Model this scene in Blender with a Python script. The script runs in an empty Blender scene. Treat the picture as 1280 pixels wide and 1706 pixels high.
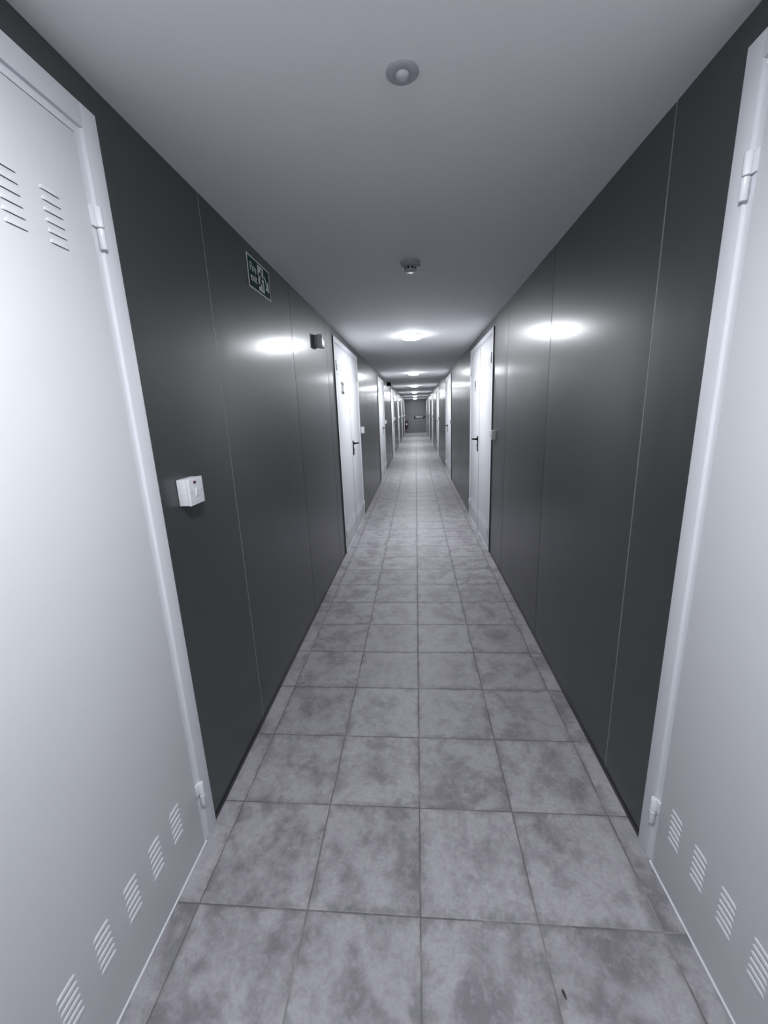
import bpy, bmesh, math, random
from mathutils import Matrix, Vector

# ------------------------------------------------------------------ camera, world, exposure
XL, XR, H = -0.7518, 0.7134, 2.1854            # corridor walls and ceiling height (metres)
YB, YE = -5.5, 28.3                            # back and end of the corridor
SC = bpy.context.scene
COL = SC.collection
cam_d = bpy.data.cameras.new('camera'); cam = bpy.data.objects.new('camera', cam_d); COL.objects.link(cam)
cR = Vector((0.99639104, 0.0754878, -0.0388135)); cU = Vector((0.0196806, 0.23935007, 0.97073386)); cF = Vector((-0.08256857, 0.96799439, -0.23700062))
m = Matrix((cR, cU, -cF)).transposed().to_4x4(); m.translation = Vector((0, 0, 1.4065)); cam.matrix_world = m
cam_d.sensor_fit = 'HORIZONTAL'; cam_d.sensor_width = 36.0; cam_d.lens = 679.47 / 1280 * 36
cam_d.clip_start = 0.02; cam_d.clip_end = 200
SC.camera = cam
w = bpy.data.worlds.new('world'); SC.world = w; w.use_nodes = True
w.node_tree.nodes['Background'].inputs[0].default_value = (0, 0, 0, 1)
SC.view_settings.view_transform = 'Standard'; SC.view_settings.look = 'None'
SC.view_settings.gamma = 1; SC.view_settings.use_curve_mapping = False
SC.view_settings.exposure = 0.0
LAMP = 345.0                                   # radiance of the lamp diffusers
LAMP_COL = (0.93, 0.955, 1.0, 1)
LAMP_Y = [0.26, 4.62, 9.0, 13.36, 17.74, 22.1, 26.5, -4.1]
SC.cycles.max_bounces = 10; SC.cycles.diffuse_bounces = 6; SC.cycles.glossy_bounces = 5
SC.cycles.sample_clamp_indirect = 6

# ------------------------------------------------------------------ node helpers and materials
class NT:
    def __init__(s, name):
        s.m = bpy.data.materials.new(name); s.m.use_nodes = True; s.t = s.m.node_tree
        s.b = s.t.nodes['Principled BSDF']
    def n(s, ty, **k):
        o = s.t.nodes.new(ty)
        for a, v in k.items(): setattr(o, a, v)
        return o
    def put(s, sock, v):
        if hasattr(v, 'links') or isinstance(v, bpy.types.NodeSocket): s.t.links.new(v, sock)
        else: sock.default_value = v
    def math(s, op, a, b=None, c=None, clamp=False):
        o = s.n('ShaderNodeMath', operation=op, use_clamp=clamp)
        s.put(o.inputs[0], a)
        if b is not None: s.put(o.inputs[1], b)
        if c is not None: s.put(o.inputs[2], c)
        return o.outputs[0]
    def vmath(s, op, a, b):
        o = s.n('ShaderNodeVectorMath', operation=op); s.put(o.inputs[0], a); s.put(o.inputs[1], b); return o.outputs[0]
    def noise(s, vec, scale, detail=4, rough=0.5, dist=0.0):
        o = s.n('ShaderNodeTexNoise'); s.put(o.inputs['Vector'], vec)
        o.inputs['Scale'].default_value = scale; o.inputs['Detail'].default_value = detail
        o.inputs['Roughness'].default_value = rough; o.inputs['Distortion'].default_value = dist
        return o.outputs[0]
    def smooth(s, v, a, b, lo=0.0, hi=1.0):
        o = s.n('ShaderNodeMapRange', interpolation_type='SMOOTHSTEP'); s.put(o.inputs[0], v)
        for i, x in zip((1, 2, 3, 4), (a, b, lo, hi)): s.put(o.inputs[i], x)
        return o.outputs[0]
    def mix(s, f, a, b, blend='MIX'):
        o = s.n('ShaderNodeMix', data_type='RGBA', blend_type=blend)
        s.put(o.inputs[0], f); s.put(o.inputs[6], a); s.put(o.inputs[7], b); return o.outputs[2]
    def pos(s): return s.n('ShaderNodeNewGeometry').outputs['Position']
    def bump(s, h, strength, dist=1.0):
        o = s.n('ShaderNodeBump'); o.inputs['Strength'].default_value = strength; o.inputs['Distance'].default_value = dist
        s.put(o.inputs['Height'], h); s.t.links.new(o.outputs[0], s.b.inputs['Normal'])

def plain(name, col, rough=0.5, metal=0.0, grain=0.0, gscale=200, spec=0.5, emit=None, strength=0):
    t = NT(name); c = (*col, 1)
    t.b.inputs['Roughness'].default_value = rough; t.b.inputs['Metallic'].default_value = metal
    t.b.inputs['Specular IOR Level'].default_value = spec
    f = t.noise(t.pos(), 9, 3)
    t.put(t.b.inputs['Base Color'], t.mix(f, (col[0]*.95, col[1]*.95, col[2]*.95, 1), c))
    if grain: t.bump(t.noise(t.pos(), gscale, 3), grain, 0.001)
    if emit:
        t.b.inputs['Emission Color'].default_value = (*emit, 1); t.b.inputs['Emission Strength'].default_value = strength
    return t.m

def make_wall_mat():
    t = NT('grey_panel'); p = t.pos()
    sm = t.noise(p, 2.2, 5, 0.6)
    st = t.n('ShaderNodeMapping'); st.inputs['Scale'].default_value = (1, 11, 0.4); t.t.links.new(p, st.inputs[0])
    streak = t.noise(st.outputs[0], 3.0, 4, 0.55)
    f = t.math('ADD', t.math('MULTIPLY', streak, 0.55), t.math('MULTIPLY', sm, 0.45))
    t.put(t.b.inputs['Base Color'], t.mix(t.smooth(sm, 0.3, 0.7), (0.0340, 0.0380, 0.0395, 1), (0.0375, 0.0415, 0.0435, 1)))
    t.put(t.b.inputs['Roughness'], t.smooth(sm, 0.25, 0.75, 0.50, 0.54))
    t.b.inputs['Coat Weight'].default_value = 0.50; t.put(t.b.inputs['Coat Roughness'], t.smooth(f, 0.3, 0.7, 0.200, 0.262))
    t.b.inputs['Specular IOR Level'].default_value = 0.6
    return t.m

def make_ceiling_mat():
    t = NT('painted_plaster_ceiling'); p = t.pos()
    t.put(t.b.inputs['Base Color'], t.mix(t.noise(p, 3, 4), (0.87, 0.873, 0.885, 1), (0.90, 0.903, 0.915, 1)))
    t.b.inputs['Roughness'].default_value = 0.8
    t.bump(t.math('ADD', t.noise(p, 260, 3, 0.6), t.math('MULTIPLY', t.noise(p, 3, 2), 2.0)), 0.35, 0.0012)
    return t.m

TQ, TP, TX, TY = 0.3301, 0.3313, -0.0149, 0.8600   # tile width, tile depth, one grout crossing
def make_floor_mat():
    t = NT('grey_stone_tiles'); p = t.pos()
    sx = t.n('ShaderNodeSeparateXYZ'); t.t.links.new(p, sx.inputs[0])
    u = t.math('DIVIDE', t.math('SUBTRACT', sx.outputs[0], TX), TQ); v = t.math('DIVIDE', t.math('SUBTRACT', sx.outputs[1], TY), TP)
    fu, fv = t.math('FRACT', u), t.math('FRACT', v); iu, iv = t.math('FLOOR', u), t.math('FLOOR', v)
    cid = t.n('ShaderNodeCombineXYZ'); t.put(cid.inputs[0], iu); t.put(cid.inputs[1], iv)
    wn = t.n('ShaderNodeTexWhiteNoise', noise_dimensions='3D'); t.t.links.new(cid.outputs[0], wn.inputs['Vector'])
    rnd = wn.outputs['Color']; rv = wn.outputs['Value']
    du = t.math('MULTIPLY', t.math('MINIMUM', fu, t.math('SUBTRACT', 1.0, fu)), TQ)
    dv = t.math('MULTIPLY', t.math('MINIMUM', fv, t.math('SUBTRACT', 1.0, fv)), TP)
    e = t.math('MINIMUM', du, dv)
    q = t.vmath('ADD', p, t.vmath('MULTIPLY', rnd, (20, 20, 20)))
    stretch = t.n('ShaderNodeMapping'); stretch.inputs['Scale'].default_value = (1.05, 0.95, 1); t.t.links.new(q, stretch.inputs[0])
    big = t.noise(stretch.outputs[0], 6.5, 9, 0.62, 0.25)
    big = t.math('SUBTRACT', big, t.math('SUBTRACT', t.smooth(e, 0.035, 0.125, 0.0, 0.085), 0.045))
    fine = t.noise(q, 30, 10, 0.74, 0.3)
    patch = t.noise(q, 11, 7, 0.7)
    grain = t.noise(p, 330, 2)
    # worn clouds: light body with darker blotches
    c = t.mix(t.smooth(big, 0.36, 0.60), DARK_T, LITE_T)
    c = t.mix(t.math('MULTIPLY', t.smooth(fine, 0.46, 0.64), 0.42), c, PALE_T)
    vein = t.noise(q, 19, 10, 0.78, 0.6)
    c = t.mix(t.math('MULTIPLY', t.smooth(vein, 0.48, 0.66), 0.42), c, EDGE_T)
    mott = t.noise(q, 85, 6, 0.75)
    c = t.mix(t.math('MULTIPLY', t.smooth(mott, 0.40, 0.62), 0.22), c, DARK_T)
    # irregular dark wear that creeps in from the tile edges
    ew = t.math('ADD', e, t.math('MULTIPLY', t.math('SUBTRACT', patch, 0.5), 0.19))
    edge = t.math('SUBTRACT', 1.0, t.smooth(ew, -0.014, 0.024))
    c = t.mix(t.math('MULTIPLY', edge, 0.62), c, EDGE_T)
    c = t.mix(t.math('MULTIPLY', t.math('SUBTRACT', grain, 0.5), 0.5), c, (0.10, 0.10, 0.11, 1))
    bright = t.math('MULTIPLY_ADD', rv, 0.12, 0.94)
    cb = t.n('ShaderNodeCombineXYZ')
    for i in range(3): t.put(cb.inputs[i], bright)
    c = t.mix(1.0, c, cb.outputs[0], 'MULTIPLY')
    wob = t.math('MULTIPLY', t.math('SUBTRACT', t.noise(p, 60, 4, 0.6), 0.5), 0.0035)
    grout = t.math('SUBTRACT', 1.0, t.smooth(t.math('ADD', e, wob), 0.0012, 0.0030))
    gcol = t.mix(t.smooth(t.noise(p, 5, 3), 0.45, 0.72), (0.10, 0.098, 0.10, 1), (0.26, 0.255, 0.26, 1))
    c = t.mix(t.math('MULTIPLY', grout, 0.9), c, gcol)
    t.put(t.b.inputs['Base Color'], c)
    t.put(t.b.inputs['Roughness'], t.math('ADD', t.smooth(big, 0.3, 0.7, 0.42, 0.54), t.math('MULTIPLY', grout, 0.3)))
    hgt = t.math('ADD', t.smooth(t.math('ADD', e, wob), 0.0008, 0.006), t.math('MULTIPLY', fine, 0.18))
    t.bump(hgt, 0.6, 0.0016)
    return t.m
DARK_T = (0.180, 0.171, 0.189, 1); LITE_T = (0.345, 0.333, 0.358, 1); PALE_T = (0.42, 0.405, 0.435, 1); EDGE_T = (0.140, 0.135, 0.145, 1)

M_WALL = make_wall_mat(); M_CEIL = make_ceiling_mat(); M_FLOOR = make_floor_mat()
M_DOOR = plain('white_painted_steel', (0.62, 0.63, 0.65), 0.60, grain=0.10, gscale=500)
M_FRAME = plain('white_frame_steel', (0.67, 0.685, 0.72), 0.40)
M_HINGE = plain('hinge_white', (0.70, 0.72, 0.75), 0.22)
M_BLACK = plain('black_plastic', (0.004, 0.004, 0.005), 0.45, spec=0.15)
M_RETURN_SHADE = plain('black_rubber', (0.012, 0.012, 0.014), 0.7)  # shade colour for the near side of the door frames
M_SKIRT = plain('dark_skirting', (0.018, 0.019, 0.022), 0.35)
M_JOINT_LIT = plain('aluminium_joint', (0.24, 0.25, 0.26), 0.40, 0.2)
M_JOINT_SHADE = plain('dark_joint', (0.03, 0.03, 0.033), 0.5)  # same joint, its colour darkened as shade
M_PLAST = plain('white_plastic', (0.74, 0.75, 0.78), 0.28)
M_GREYP = plain('pale_grey_plastic', (0.42, 0.43, 0.46), 0.4)
M_LENS = plain('frosted_lens', (0.56, 0.57, 0.60), 0.35)
M_SLOT = plain('slot_shadow_gap', (0.01, 0.01, 0.012), 0.9)
M_RED = plain('red_indicator', (0.10, 0.004, 0.02), 0.2)
M_REDP = plain('red_enamel', (0.055, 0.009, 0.018), 0.3)
M_GREEN = plain('sign_green', (0.002, 0.050, 0.034), 0.6, spec=0.1)
M_SIGNW = plain('sign_white', (0.80, 0.84, 0.83), 0.5)
M_STEEL = plain('brushed_steel', (0.62, 0.63, 0.66), 0.3, 0.8)
M_NUM = plain('black_number', (0.008, 0.008, 0.010), 0.7, spec=0.1)
M_ENDD = plain('grey_painted_steel', (0.20, 0.205, 0.22), 0.45)
M_CHIP = plain('dark_dry_leaf', (0.03, 0.028, 0.034), 0.7)
M_LAMPB = plain('lamp_body_white', (0.75, 0.75, 0.77), 0.5)
M_LAMPE = plain('lamp_diffuser_edge', (0.8, 0.8, 0.8), 0.5, emit=LAMP_COL[:3], strength=LAMP * 0.10)
M_LAMP = plain('lamp_diffuser', (0.8, 0.8, 0.8), 0.5, emit=LAMP_COL[:3], strength=LAMP)

# ------------------------------------------------------------------ object helpers
def link(name, bm, mat, parent=None, smooth=False, loc=None):
    bmesh.ops.recalc_face_normals(bm, faces=bm.faces)
    me = bpy.data.meshes.new(name); bm.to_mesh(me); bm.free()
    for x in (mat if isinstance(mat, (list, tuple)) else [mat]): me.materials.append(x)
    if smooth:
        for p in me.polygons: p.use_smooth = True
        try: me.set_sharp_from_angle(angle=math.radians(35))
        except Exception: pass
    o = bpy.data.objects.new(name, me); COL.objects.link(o)
    if parent: o.parent = parent
    if loc: o.location = loc
    return o
def tag(o, label=None, cat=None, group=None, kind=None):
    if label: o['label'] = label
    if cat: o['category'] = cat
    if group: o['group'] = group
    if kind: o['kind'] = kind
    return o
def thing(name, loc, **k):
    o = bpy.data.objects.new(name, None); COL.objects.link(o); o.location = loc; o.empty_display_size = 0.1
    return tag(o, **k)
def box(bm, a, b, bev=0.0, mi=0, seg=2):
    lo = [min(p, q) for p, q in zip(a, b)]; hi = [max(p, q) for p, q in zip(a, b)]
    r = bmesh.ops.create_cube(bm, size=1.0)
    vs = r['verts']
    for v in vs: v.co = Vector([lo[i] + (v.co[i] + .5) * (hi[i] - lo[i]) for i in range(3)])
    fs = {f for v in vs for f in v.link_faces}
    for f in fs: f.material_index = mi
    if bev:
        es = list({e for v in vs for e in v.link_edges})
        r2 = bmesh.ops.bevel(bm, geom=es, offset=bev, segments=seg, profile=0.6, affect='EDGES')
        for f in r2['faces']: f.material_index = mi
def prism(bm, pts, axis, a, b, mi=0):
    """pts: 2D outline in the two remaining axes (in order), extruded along axis from a to b"""
    def mk(p, t):
        q = list(p); q.insert(axis, t); return Vector(q)
    A = [bm.verts.new(mk(p, a)) for p in pts]; B = [bm.verts.new(mk(p, b)) for p in pts]
    fs = [bm.faces.new(A), bm.faces.new(B[::-1])]
    for i in range(len(pts)):
        j = (i + 1) % len(pts); fs.append(bm.faces.new((A[j], A[i], B[i], B[j])))
    for f in fs: f.material_index = mi
def lathe(bm, prof, c=(0, 0, 0), axis='Z', seg=32, mi=0):
    """prof: list of (radius, height) along the axis"""
    def mk(r, h, a):
        x, y = r * math.cos(a), r * math.sin(a)
        v = (x, y, h) if axis == 'Z' else ((h, x, y) if axis == 'X' else (x, h, y))
        return Vector(c) + Vector(v)
    rings = []
    for r, h in prof:
        if r < 1e-6: rings.append([bm.verts.new(mk(0, h, 0))])
        else: rings.append([bm.verts.new(mk(r, h, 2 * math.pi * k / seg)) for k in range(seg)])
    for A, B in zip(rings, rings[1:]):
        for k in range(seg):
            l = (k + 1) % seg
            if len(A) == 1 and len(B) == 1: continue
            if len(A) == 1: f = bm.faces.new((A[0], B[k], B[l]))
            elif len(B) == 1: f = bm.faces.new((A[k], A[l], B[0]))
            else: f = bm.faces.new((A[k], A[l], B[l], B[k]))
            f.material_index = mi
def tube(bm, pts, r, seg=10, mi=0):
    pts = [Vector(p) for p in pts]; rings = []
    for i, p in enumerate(pts):
        d = (pts[min(i + 1, len(pts) - 1)] - pts[max(i - 1, 0)]).normalized()
        up = Vector((0, 0, 1)) if abs(d.z) < 0.9 else Vector((1, 0, 0))
        a = d.cross(up).normalized(); b = d.cross(a)
        rr = r[i] if isinstance(r, (list, tuple)) else r
        rings.append([bm.verts.new(p + (a * math.cos(t) + b * math.sin(t)) * rr) for t in [2 * math.pi * k / seg for k in range(seg)]])
    for A, B in zip(rings, rings[1:]):
        for k in range(seg):
            bm.faces.new((A[k], A[(k + 1) % seg], B[(k + 1) % seg], B[k])).material_index = mi
    bm.faces.new(rings[0]).material_index = mi; bm.faces.new(rings[-1][::-1]).material_index = mi
def text_mesh(name, body, size, depth, s, mat, parent, loc, line=1.0, align='CENTER'):
    """raised lettering on a side wall; s=+1 left wall (reads toward +y), s=-1 right wall"""
    cu = bpy.data.curves.new(name, 'FONT'); cu.body = body; cu.size = size; cu.extrude = depth / 2; cu.offset = size * (.034 if '\n' not in body else .008)
    cu.align_x = align; cu.align_y = 'CENTER'; cu.space_line = line
    tmp = bpy.data.objects.new(name + '_tmp', cu); COL.objects.link(tmp)
    dg = bpy.context.evaluated_depsgraph_get(); me = bpy.data.meshes.new_from_object(tmp.evaluated_get(dg))
    bpy.data.objects.remove(tmp); bpy.data.curves.remove(cu)
    me.name = name
    me.transform(Matrix(((0, 0, s, 0), (s, 0, 0, 0), (0, 1, 0, 0), (0, 0, 0, 1))))
    me.materials.clear(); me.materials.append(mat)
    o = bpy.data.objects.new(name, me); COL.objects.link(o); o.parent = parent; o.location = loc
    return o
def copy_tree(o, loc=None, parent=None):
    c = o.copy(); COL.objects.link(c)
    if parent: c.parent = parent
    if loc is not None: c.location = loc
    for ch in list(o.children): copy_tree(ch, None, c)
    return c

# ------------------------------------------------------------------ structure
PER = 4.42
L_DOORS = [-0.463, 3.960, 8.410, 12.83, 17.25, 21.67, 26.06]     # near edge of each door, left wall
R_DOORS = [-0.459, 3.971, 8.500, 12.90, 17.30, 21.68, 26.06]
DW, DH = 1.569, 2.1132                                            # outer size of a door frame

bm = bmesh.new(); box(bm, (XL - .12, YB - .1, -0.1), (XR + .12, YE + .1, 0)); tag(link('floor', bm, M_FLOOR), 'grey cloudy square floor tiles running down the corridor', 'floor', kind='structure')
bm = bmesh.new(); box(bm, (XL - .12, YB - .1, H), (XR + .12, YE + .1, H + .1)); tag(link('ceiling', bm, M_CEIL), 'plain pale painted ceiling of the corridor', 'ceiling', kind='structure')

def side_wall(name, X, s, doors, seams, label):
    """s=+1: wall on the left whose face looks toward +x"""
    bm = bmesh.new(); sk = bmesh.new()
    edges = [YB] + sum([[d - .001, d + DW + .001] for d in doors], []) + [YE]
    b = 0.0022
    for i in range(0, len(edges), 2):
        y0, y1 = edges[i], edges[i + 1]
        cuts = [y0] + [q for q in seams if y0 + .05 < q < y1 - .05] + [y1]
        for k in range(len(cuts) - 1):
            a = cuts[k] + (.0022 if k else 0); c = cuts[k + 1] - (.0022 if k < len(cuts) - 2 else 0)
            rng = random.Random(int(1000 * a) + (7 if s > 0 else 0)); amp = rng.uniform(-.0012, .0012); amp2 = rng.uniform(-.0004, .0004); L = c - a - 2 * b; fr = []
            for q in range(25):
                u = q / 24 * L; t = u / L; d = min(u, L - u)
                n = amp * math.sin(math.pi * t) + amp2 * math.sin(3 * math.pi * t) - .0007 * math.exp(-(d / .05) ** 2) * (d < .2)
                fr.append((X + s * n, a + b + u))
            prism(bm, [(X - s * .10, a), (X - s * (b + .0007), a)] + fr + [(X - s * (b + .0007), c), (X - s * .10, c)], 2, 0, H)
            if k: box(bm, (X - s * .10, cuts[k] - .0022, 0), (X - s * .0008, cuts[k] + .0022, H), mi=1 if cuts[k] in (1.61, 1.38) else 2)  # light caught at the first seams, shade at the rest, put into joint colour
        if y1 - y0 > .02:
            box(sk, (X, y0 + .001, 0.0), (X + s * .004, y1 - .001, .018), .0012)
    for d in doors:
        box(bm, (X - s * .10, d - .001, DH + .001), (X, d + DW + .001, H))
    tag(link(name, bm, [M_WALL, M_JOINT_LIT, M_JOINT_SHADE], None, True), label, 'wall', kind='structure')
    tag(link(name.replace('wall', 'baseboard'), sk, M_SKIRT), 'thin black skirting strip at the foot of the ' + ('left' if s > 0 else 'right') + ' wall', 'skirting', kind='structure')
L_SEAMS = [-4.6, -3.5, -2.5, -1.5, 1.61, 2.655, 3.68, 6.37, 7.40, 10.9, 11.9, 15.3, 16.3, 19.7, 20.7, 24.1, 25.1]
R_SEAMS = [-4.6, -3.5, -2.5, -1.5, 1.38, 2.36, 3.40, 5.85, 6.85, 7.80, 11.0, 12.0, 15.4, 16.4, 19.8, 20.8, 24.2, 25.2]
side_wall('wall_left', XL, 1, L_DOORS, L_SEAMS, 'dark grey panelled left wall of the corridor')
side_wall('wall_right', XR, -1, R_DOORS, R_SEAMS, 'dark grey panelled right wall of the corridor')
bm = bmesh.new(); box(bm, (XL - .1, YE, 0), (XR + .1, YE + .1, H)); tag(link('wall_end', bm, M_ENDD), 'grey wall closing the far end of the corridor', 'wall', kind='structure')
bm = bmesh.new(); box(bm, (XL - .1, YB - .1, 0), (XR + .1, YB, H)); tag(link('wall_back', bm, M_WALL), 'grey wall closing the corridor behind the viewer', 'wall', kind='structure')

# ------------------------------------------------------------------ ceiling lamps
def make_lamp():
    r = thing('ceiling_light', (-.03, 0, H))
    bm = bmesh.new(); lathe(bm, [(0, 0), (.108, 0), (.110, -.003), (.110, -.007), (.107, -.009), (.104, -.0085), (0, -.008)], seg=48); link('lamp_base', bm, M_LAMPB, r, True)
    bm = bmesh.new(); lathe(bm, [(.100, -.0092), (.102, -.022), (.097, -.032)], seg=32, mi=1); lathe(bm, [(.097, -.032), (.084, -.039), (.045, -.0425), (0, -.043)], seg=32); bmesh.ops.remove_doubles(bm, verts=bm.verts, dist=1e-5); link('diffuser', bm, [M_LAMP, M_LAMPE], r, True)
    return r
ordn = {4.62: 'round glowing ceiling lamp nearest the viewer, by the alarm box', 9.0: 'glowing ceiling lamp second from the viewer', 13.36: 'glowing ceiling lamp third from the viewer',
        17.74: 'glowing ceiling lamp fourth from the viewer', 22.1: 'small glowing ceiling lamp fifth from the viewer', 26.5: 'small glowing ceiling lamp farthest away, above the grey end door',
        0.26: 'round ceiling lamp directly overhead, out of the picture', -4.1: 'round ceiling lamp behind the viewer'}
lamp0 = make_lamp()
for i, y in enumerate(LAMP_Y):
    o = lamp0 if i == 0 else copy_tree(lamp0)
    o.location = (-.03, y, H); tag(o, ordn[y], 'lamp', 'round ceiling lamps along the corridor')

# ------------------------------------------------------------------ doors
LEAF_T = 0.005                                    # leaf face stands this far into the corridor
U_IN, U_LEAF = 0.052, 0.074                       # frame flange, then the recessed reveal, then the leaf
def vent_bm(s):
    bm = bmesh.new(); W = .050; N = 10
    for k in range(6):
        z0 = -k * .0196
        A = []; Bt = []; C = []
        for i in range(N + 1):
            u = i / N; t = (1 - abs(2 * u - 1) ** 5) ** .5 if 0 < i < N else 0.0
            p = .0026 * t; y = u * W
            A.append(bm.verts.new((0, y, z0 + .0088 * t + .0008))); 
            Bt.append([bm.verts.new((s * p * .78, y, z0 + .0070 * t + .0004)), bm.verts.new((s * p, y, z0 + .0030 * t + .0002)), bm.verts.new((s * p, y, z0))])
            C.append(bm.verts.new((0, y, z0 - .0002)))
        for i in range(N):
            a, b = Bt[i], Bt[i + 1]
            bm.faces.new((A[i], A[i + 1], b[0], a[0])); bm.faces.new((a[0], b[0], b[1], a[1])); bm.faces.new((a[1], b[1], b[2], a[2]))
            f = bm.faces.new((a[2], b[2], C[i + 1], C[i])); f.material_index = 1
            bm.faces.new((C[i], C[i + 1], A[i + 1], A[i]))
    return bm
VENT_ME = {}
def vents(leaf, s, us):
    for z in (1.8735, .2685):
        for u in us:
            if s not in VENT_ME:
                o = link('louver_vent', vent_bm(s), [M_DOOR, M_SLOT], leaf); VENT_ME[s] = o.data
            else:
                o = bpy.data.objects.new('louver_vent', VENT_ME[s]); COL.objects.link(o); o.parent = leaf
            o.location = (s * LEAF_T, u, z)
def hinge(root, s, u, z, inward):
    """knuckle hinge; inward = +1 when the leaf lies toward larger u"""
    bm = bmesh.new(); c = (s * .0125, u, 0); r = .0085
    lathe(bm, [(0, z + .0012), (r * .8, z + .0012), (r, z + .003), (r, z + .043), (r * .85, z + .045), (r * .35, z + .045), (r * .3, z + .041), (0, z + .041)], c, seg=20)
    lathe(bm, [(0, z - .045), (r * .85, z - .045), (r, z - .043), (r, z - .002), (r * .8, z - .0008), (0, z - .0008)], c, seg=20)
    box(bm, (s * .001, u, z + .002), (s * .0075, u + inward * .018, z + .044), .0006)
    box(bm, (s * .001, u, z - .044), (s * .0110, u - inward * .010, z - .002), .0006)
    link('hinge', bm, M_HINGE, root, True)
def make_door(s, vent=True, detail=True):
    X = XL if s > 0 else XR
    r = thing('door_1', (X, 0, 0))
    # frame: proud flange, lip, recessed reveal and jambs through the wall
    bm = bmesh.new(); P = .010; g = .0006
    def fr(a, b, top=False, tz=None):
        pass
    box(bm, (-s * .09, g, 0), (s * P, U_IN, DH), .0022, seg=2)
    box(bm, (-s * .09, DW - U_IN, 0), (s * P, DW - g, DH), .0022, seg=2)
    box(bm, (-s * .09, U_IN - .004, DH - U_IN), (s * P, DW - U_IN + .004, DH), .0022, seg=2)
    box(bm, (-s * .09, U_IN - .004, 0), (s * .0022, U_LEAF - .0022, DH - .01))
    box(bm, (-s * .09, DW - U_LEAF + .0022, 0), (s * .0022, DW - U_IN + .004, DH - .01))
    box(bm, (-s * .09, U_IN, DH - U_LEAF + .0040), (s * .0022, DW - U_IN, DH - U_IN + .004))
    link('door_frame', bm, M_FRAME, r, True)
    bm = bmesh.new(); box(bm, (s * .0005, -.0030, 0.001), (s * (P - .0004), .0004, DH - .001)); link('door_seal', bm, M_RETURN_SHADE, r)  # black strip paints the unlit near side of the frame
    bm = bmesh.new(); box(bm, (-s * .03, U_LEAF - .01, 0), (s * .0085, DW - U_LEAF + .01, .0024), .0005); link('threshold', bm, M_FRAME, r)
    mid = DW / 2
    for k, (a, b) in enumerate(((U_LEAF, mid - .0015), (mid + .0015, DW - U_LEAF))):
        bm = bmesh.new(); box(bm, (-s * .035, a, .006), (s * LEAF_T, b, DH - U_LEAF), .0016, seg=2)
        box(bm, (-s * .034, a + .002, 0), (s * (LEAF_T - .003), b - .002, .008))
        if k == 1: box(bm, (s * (LEAF_T - .003), mid - .014, .006), (s * (LEAF_T + .006), mid + .020, DH - U_LEAF - .002), .0012)
        leaf = link('door_leaf', bm, M_DOOR, r, True)
        if vent:
            off = [.044 + .0975 * i for i in range(7)]
            vents(leaf, s, [a + .040 + .0975 * i for i in range(7)] if k == 0 else [b - (.085 if s > 0 else .046) - .050 - .0975 * i for i in range(6 if s > 0 else 7)])
    for z in (1.857, .190): 
        hinge(r, s, U_IN + .003, z, 1); hinge(r, s, DW - U_IN - .003, z, -1)
    # handle on the far leaf, next to the meeting edge
    if detail:
        bm = bmesh.new(); uh = mid + .062
        box(bm, (s * LEAF_T, uh - .019, .930), (s * (LEAF_T + .012), uh + .019, 1.102), .0055, seg=3)
        lathe(bm, [(.014, 0), (.014, .022), (.011, .03)], (s * LEAF_T, uh, 1.068), 'X', 20) if s > 0 else lathe(bm, [(.014, 0), (.014, -.022), (.011, -.03)], (s * LEAF_T, uh, 1.068), 'X', 20)
        hd = link('door_handle', bm, M_BLACK, r, True)
        bm = bmesh.new()
        tube(bm, [(s * .022, uh, 1.068), (s * .045, uh, 1.068), (s * .056, uh + .006, 1.068), (s * .060, uh + .02, 1.068), (s * .060, uh + .07, 1.067), (s * .058, uh + .115, 1.064), (s * .056, uh + .135, 1.062)],
             [.0095, .0095, .0105, .0105, .0105, .0095, .006], 14)
        link('lever', bm, M_BLACK, hd, True)
        bm = bmesh.new(); lathe(bm, [(.0, 0), (.0085, 0), (.0085, .0012), (0, .0012)] if s > 0 else [(.0, 0), (.0085, 0), (.0085, -.0012), (0, -.0012)], (s * (LEAF_T + .012), uh, .972), 'X', 20)
        link('lock_cylinder', bm, M_STEEL, hd, True)
    return r
lnum = ['nearest', 'second', 'third', 'fourth', 'fifth', 'sixth', 'farthest']
def place_doors(s, ys, n0):
    X = XL if s > 0 else XR; side = 'left' if s > 0 else 'right'
    full = make_door(s, True); simple = make_door(s, False)
    for i, y in enumerate(ys):
        src = full if i < 3 else simple
        o = src if i in (0, 3) else copy_tree(src)
        o.name = 'door_%d' % (n0 + i); o.location = (X, y, 0)
        lab = {0: 'large white louvred steel door at the %s edge of the picture' % side,
               1: 'white double door numbered 32 on the left wall' if s > 0 else 'white double door numbered 9 on the right wall'}.get(i, 'white steel door on the %s wall, %s from the viewer' % (side, lnum[i]))
        tag(o, lab, 'door', 'white steel doors along the %s wall' % side, 'structure')
        if i == 1:
            leaf = [c for c in o.children if c.name.startswith('door_leaf')]
            if s > 0: text_mesh('door_number', '32', .158, .0008, 1, M_NUM, leaf[0], (LEAF_T + .0004, .380, 1.660))
            else: text_mesh('door_number', '9', .158, .0008, -1, M_NUM, leaf[-1], (-LEAF_T - .0004, 1.135, 1.660))
place_doors(1, L_DOORS, 1); place_doors(-1, R_DOORS, 8)

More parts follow.
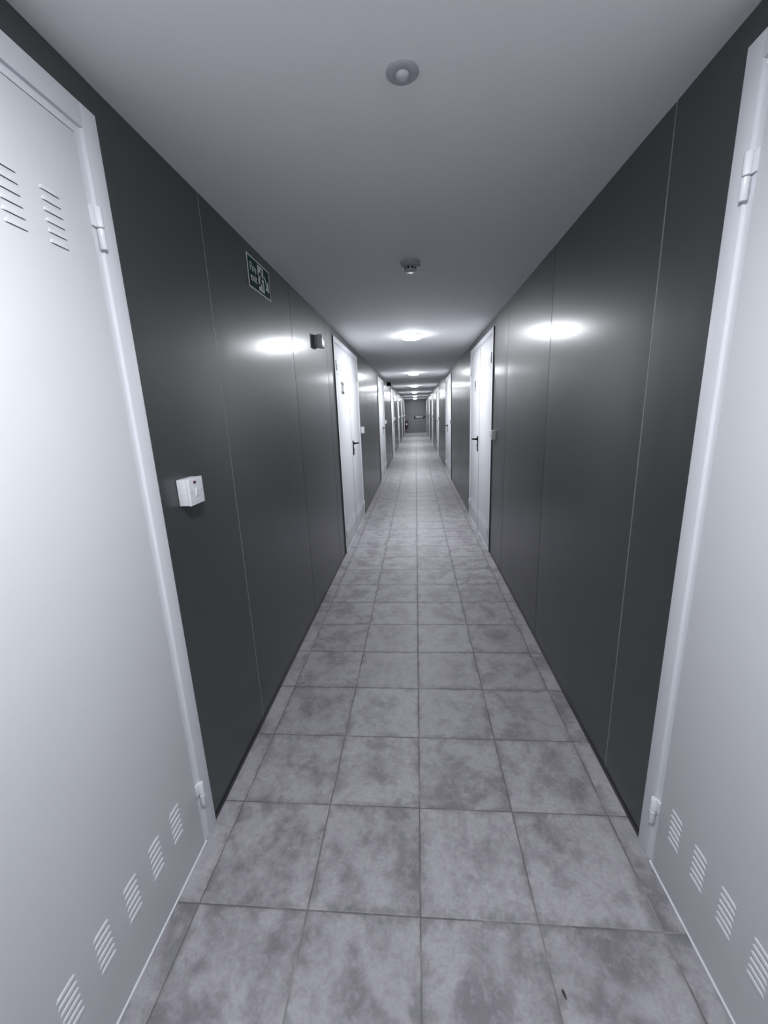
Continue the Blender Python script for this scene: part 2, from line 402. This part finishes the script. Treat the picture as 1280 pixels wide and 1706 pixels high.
# grey door with panic bar in the end wall
r = thing('door_15', (.10, YE, 0), label='grey door with a push bar closing the far end of the corridor', cat='door', kind='structure')
bm = bmesh.new(); hw, hh = .53, 2.06
box(bm, (-hw - .045, -.012, 0), (-hw, 0, hh + .045), .002); box(bm, (hw, -.012, 0), (hw + .045, 0, hh + .045), .002); box(bm, (-hw - .045, -.012, hh), (hw + .045, 0, hh + .045), .002)
link('door_frame', bm, M_ENDD, r)
bm = bmesh.new(); box(bm, (-hw + .004, -.008, .006), (hw - .004, -.0002, hh - .004), .002); link('door_leaf', bm, M_ENDD, r)
pb = bmesh.new()
for x in (-.175, .435): box(pb, (x - .036, -.085, .915), (x + .036, -.008, 1.105), .01)
pbo = link('push_bar', pb, M_BLACK, r, True)
bm = bmesh.new(); box(bm, (-.150, -.082, .975), (.410, -.050, 1.035), .012); tag(link('bar', bm, M_STEEL, pbo, True), 'silver bar')

# ------------------------------------------------------------------ switches
def make_switch(s):
    r = thing('wall_switch', (0, 0, 0)); W = .086; D = .040
    bm = bmesh.new(); box(bm, (0, .001, .001), (s * (D - .010), W - .001, W - .001), .003); link('back_box', bm, M_PLAST, r, True)
    bm = bmesh.new(); box(bm, (s * (D - .010), 0, 0), (s * D, W, W), .0032, seg=3); fp = link('face_plate', bm, M_PLAST, r, True)
    f = (lambda u: u) if s > 0 else (lambda u: W - u)
    def bx(u0, u1, z0, z1, t, bev=.0): 
        b = bmesh.new(); box(b, (s * (D - .0005), f(u0), z0), (s * (D + t), f(u1), z1), bev); return b
    tag(link('indicator', bx(.030, .044, .068, .076, .0012, .0005), M_RED, fp), 'dark red indicator')
    b = bmesh.new(); prism(b, [(s * (D - .0005), .028), (s * (D + .0015), .028), (s * (D + .0045), .050), (s * (D - .0005), .050)], 1, f(.036), f(.050)); link('rocker', b, M_PLAST, fp)
    link('rocker_mark', bx(.037, .049, .024, .0275, .0004), M_GREYP, fp)
    for u in (.013, .073):
        b = bmesh.new(); lathe(b, [(0, 0), (.0028, 0), (.0028, s * .0006), (0, s * .0006)], (s * D, f(u), .043), 'X', 14); link('screw', b, M_GREYP, fp)
    return r
swL = make_switch(1); swR = make_switch(-1)
sl = ['white surface switch box with dark red indicator beside the nearest left door', 'white switch box on the left wall just past the door numbered 32'] + ['white switch box on the left wall just past the %s door' % a for a in lnum[2:]]
for i, y in enumerate(L_DOORS):
    o = swL if i == 0 else copy_tree(swL)
    o.location = (XL, y + DW + .100, 1.141); tag(o, sl[i], 'switch', 'white switch boxes beside the left doors')
sr = ['', 'switch box on the right wall just before the door numbered 9'] + ['switch box on the right wall just before the %s door' % a for a in lnum[2:]]
for i, y in enumerate(R_DOORS):
    if i == 0: continue
    o = swR if i == 1 else copy_tree(swR)
    o.location = (XR, y - .100 - .086, 1.128); tag(o, sr[i], 'switch', 'switch boxes beside the right doors')

# ------------------------------------------------------------------ fire exit sign
r = thing('fire_exit_sign', (XL, 2.0155, 1.995), label='green fire exit sign with running figure and arrow, high on the left wall', cat='sign')
SW, SH = .291, .142; T = .0022
bm = bmesh.new(); box(bm, (.0002, 0, 0), (T, SW, SH), .0005); link('sign_board', bm, M_SIGNW, r)
bm = bmesh.new(); box(bm, (T - .0005, .008, .007), (T + .0003, SW - .008, SH - .007)); link('sign_panel', bm, M_GREEN, r)
def poly(pts, name, mat, z=.0006):
    bm = bmesh.new()
    for pl in pts: prism(bm, pl, 0, T + .0002, T + z)
    return link(name, bm, mat, r)
text_mesh('lettering', 'Fire\nexit', .052, .0006, 1, M_SIGNW, r, (T + .0004, .066, .072), .82, 'CENTER')
dx0, dx1 = .126, .200
poly([[(dx0, .016), (dx1, .016), (dx1, .128), (dx0, .128)]], 'doorway_symbol', M_SIGNW, .0007)
man = [[(.1735 + .0085 * math.cos(a), .112 + .0085 * math.sin(a)) for a in [2 * math.pi * k / 14 for k in range(14)]],
       [(.150, .100), (.168, .103), (.176, .092), (.168, .064), (.152, .066), (.156, .088)],
       [(.150, .100), (.156, .088), (.142, .084), (.134, .070), (.127, .074), (.138, .094)],
       [(.168, .100), (.180, .082), (.196, .084), (.196, .076), (.176, .073), (.166, .086)],
       [(.152, .068), (.168, .066), (.186, .052), (.180, .026), (.170, .027), (.174, .048), (.156, .056)],
       [(.152, .070), (.160, .058), (.148, .036), (.126, .032), (.126, .042), (.142, .046)]]
poly(man, 'running_figure', M_GREEN, .0012)
poly([[(.212, .094), (.219, .101), (.248, .066), (.241, .059)], [(.262, .088), (.268, .036), (.222, .040)]], 'arrow', M_SIGNW, .0007)

# ------------------------------------------------------------------ alarm box on the left wall
r = thing('alarm_box', (XL, 3.235, 1.905), label='square pale box with a dark round spot, on the left wall below the ceiling', cat='alarm')
bm = bmesh.new(); box(bm, (0, .004, .003), (.022, .090, .087), .002); link('back_box', bm, M_GREYP, r, True)
bm = bmesh.new(); box(bm, (.022, 0, 0), (.062, .094, .090), .003); fp = link('front_cover', bm, M_PLAST, r, True)
bm = bmesh.new(); lathe(bm, [(0, 0), (.011, 0), (.011, .001), (.007, .0022), (0, .0022)], (.0618, .050, .060), 'X', 20); link('sounder_grille', bm, M_BLACK, fp, True)
bm = bmesh.new(); box(bm, (.0615, .022, .018), (.0628, .072, .034), .0005); link('cover_label', bm, M_GREYP, fp)

# ------------------------------------------------------------------ black box under the ceiling, left wall
r = thing('black_camera', (XL, 11.40, H), label='small black box camera high in the corner past the third left door', cat='camera')
bm = bmesh.new(); box(bm, (0.0, 0, -.095), (.105, .12, 0), .006); link('housing', bm, M_BLACK, r, True)
bm = bmesh.new(); lathe(bm, [(0, 0), (.026, 0), (.026, -.012), (.021, -.014), (0, -.006)], (.055, 0, -.050), 'Y', 24); link('lens', bm, M_BLACK, r, True)

# ------------------------------------------------------------------ ceiling fittings
r = thing('ceiling_sensor', (-.0160, 1.184, H), label='small round white sensor disc, nearer of the two fittings on the ceiling', cat='sensor')
bm = bmesh.new(); lathe(bm, [(0, 0), (.0385, 0), (.0390, -.002), (.036, -.0045), (.022, -.007), (.018, -.0055), (0, -.0055)], seg=48); link('flange', bm, M_GREYP, r, True)
bm = bmesh.new(); lathe(bm, [(0.0165, -.0055), (.0160, -.009), (.012, -.0125), (.006, -.014), (0, -.0145)], seg=32); link('lens', bm, M_LENS, r, True)
r = thing('smoke_detector', (-.0135, 2.455, H), label='round smoke detector with slotted body, on the ceiling before the first lamp', cat='smoke detector')
bm = bmesh.new(); lathe(bm, [(0, 0), (.052, 0), (.053, -.003), (.052, -.013), (.048, -.016), (0, -.016)], seg=48); link('base', bm, M_GREYP, r, True)
bm = bmesh.new(); lathe(bm, [(.043, -.016), (.040, -.022), (.030, -.024), (.0295, -.036), (.034, -.038), (.033, -.044), (.026, -.047), (0, -.048)], seg=40); ch = link('chamber', bm, M_GREYP, r, True)
bm = bmesh.new()
for k in range(8):
    a = math.pi / 8 + k * math.pi / 4; c, sn = math.cos(a), math.sin(a)
    P4 = [Vector((.0304 * c - t * sn, .0304 * sn + t * c, z)) for t, z in ((-.0065, -.026), (.0065, -.026), (.0065, -.0355), (-.0065, -.0355))]
    Q4 = [Vector((p.x - .003 * c, p.y - .003 * sn, p.z)) for p in P4]
    A = [bm.verts.new(p) for p in P4]; B = [bm.verts.new(p) for p in Q4]
    bm.faces.new(A); bm.faces.new(B[::-1])
    for i in range(4): bm.faces.new((A[i], B[i], B[(i + 1) % 4], A[(i + 1) % 4]))
link('slots', bm, M_SLOT, ch)
bm = bmesh.new(); lathe(bm, [(0, -.014), (.004, -.014), (.004, -.019), (0, -.020)], (.047, .006, 0), seg=12); link('led', bm, M_BLACK, r, True)

# ------------------------------------------------------------------ fire extinguisher by the end door
r = thing('fire_extinguisher', (XL + .115, 28.02, .30), label='dark red fire extinguisher hanging low on the left wall by the end door', cat='fire extinguisher')
bm = bmesh.new(); lathe(bm, [(0, 0), (.070, 0), (.080, .012), (.080, .40), (.074, .435), (.050, .462), (.026, .475), (.022, .495), (0, .495)], seg=32); link('cylinder', bm, M_REDP, r, True)
bm = bmesh.new(); lathe(bm, [(0, .495), (.024, .495), (.024, .53), (.016, .54), (0, .54)], seg=20); vh = link('valve', bm, M_BLACK, r, True)
bm = bmesh.new(); box(bm, (-.014, -.09, .548), (.014, .03, .556), .002); box(bm, (-.012, -.08, .515), (.012, .02, .523), .002); box(bm, (-.010, .0, .51), (.010, .02, .556), .002); link('lever', bm, M_BLACK, vh, True)
bm = bmesh.new(); tube(bm, [(.02, -.005, .515), (.06, -.02, .53), (.095, -.03, .49), (.102, -.03, .40), (.100, -.02, .22), (.098, -.02, .12)], [.009, .009, .009, .009, .010, .016], 10); link('hose', bm, M_BLACK, r, True)
bm = bmesh.new()
N = 10
vs = [[bm.verts.new((.0806 * math.cos(a), .0806 * math.sin(a), z)) for z in (.24, .33)] for a in [math.radians(-130 + 80 * k / N) for k in range(N + 1)]]
for a, b in zip(vs, vs[1:]): bm.faces.new((a[0], b[0], b[1], a[1]))
link('label_sticker', bm, M_SIGNW, r, True)
bm = bmesh.new(); box(bm, (-.115, -.03, .30), (-.078, .03, .42), .003); link('wall_bracket', bm, M_BLACK, r)

# ------------------------------------------------------------------ dry leaf scrap on the tiles
bm = bmesh.new()
pts = [(-.0045, .006), (-.001, .0095), (.002, .005), (.0035, -.002), (.0035, -.008), (.0015, -.010), (-.0025, -.003)]
A = [bm.verts.new((x, y, .0008 + .0012 * abs(x) / .004)) for x, y in pts]; B = [bm.verts.new((x, y, .0001)) for x, y in pts]
c = bm.verts.new((0, 0, .0030))
for i in range(len(A)):
    j = (i + 1) % len(A); bm.faces.new((A[i], A[j], c)); bm.faces.new((A[j], A[i], B[i], B[j]))
bm.faces.new(B)
tag(link('leaf_scrap', bm, M_CHIP, loc=(.3355, .7205, .0)), 'tiny dark dry leaf scrap on a floor tile at the bottom of the picture', 'leaf')
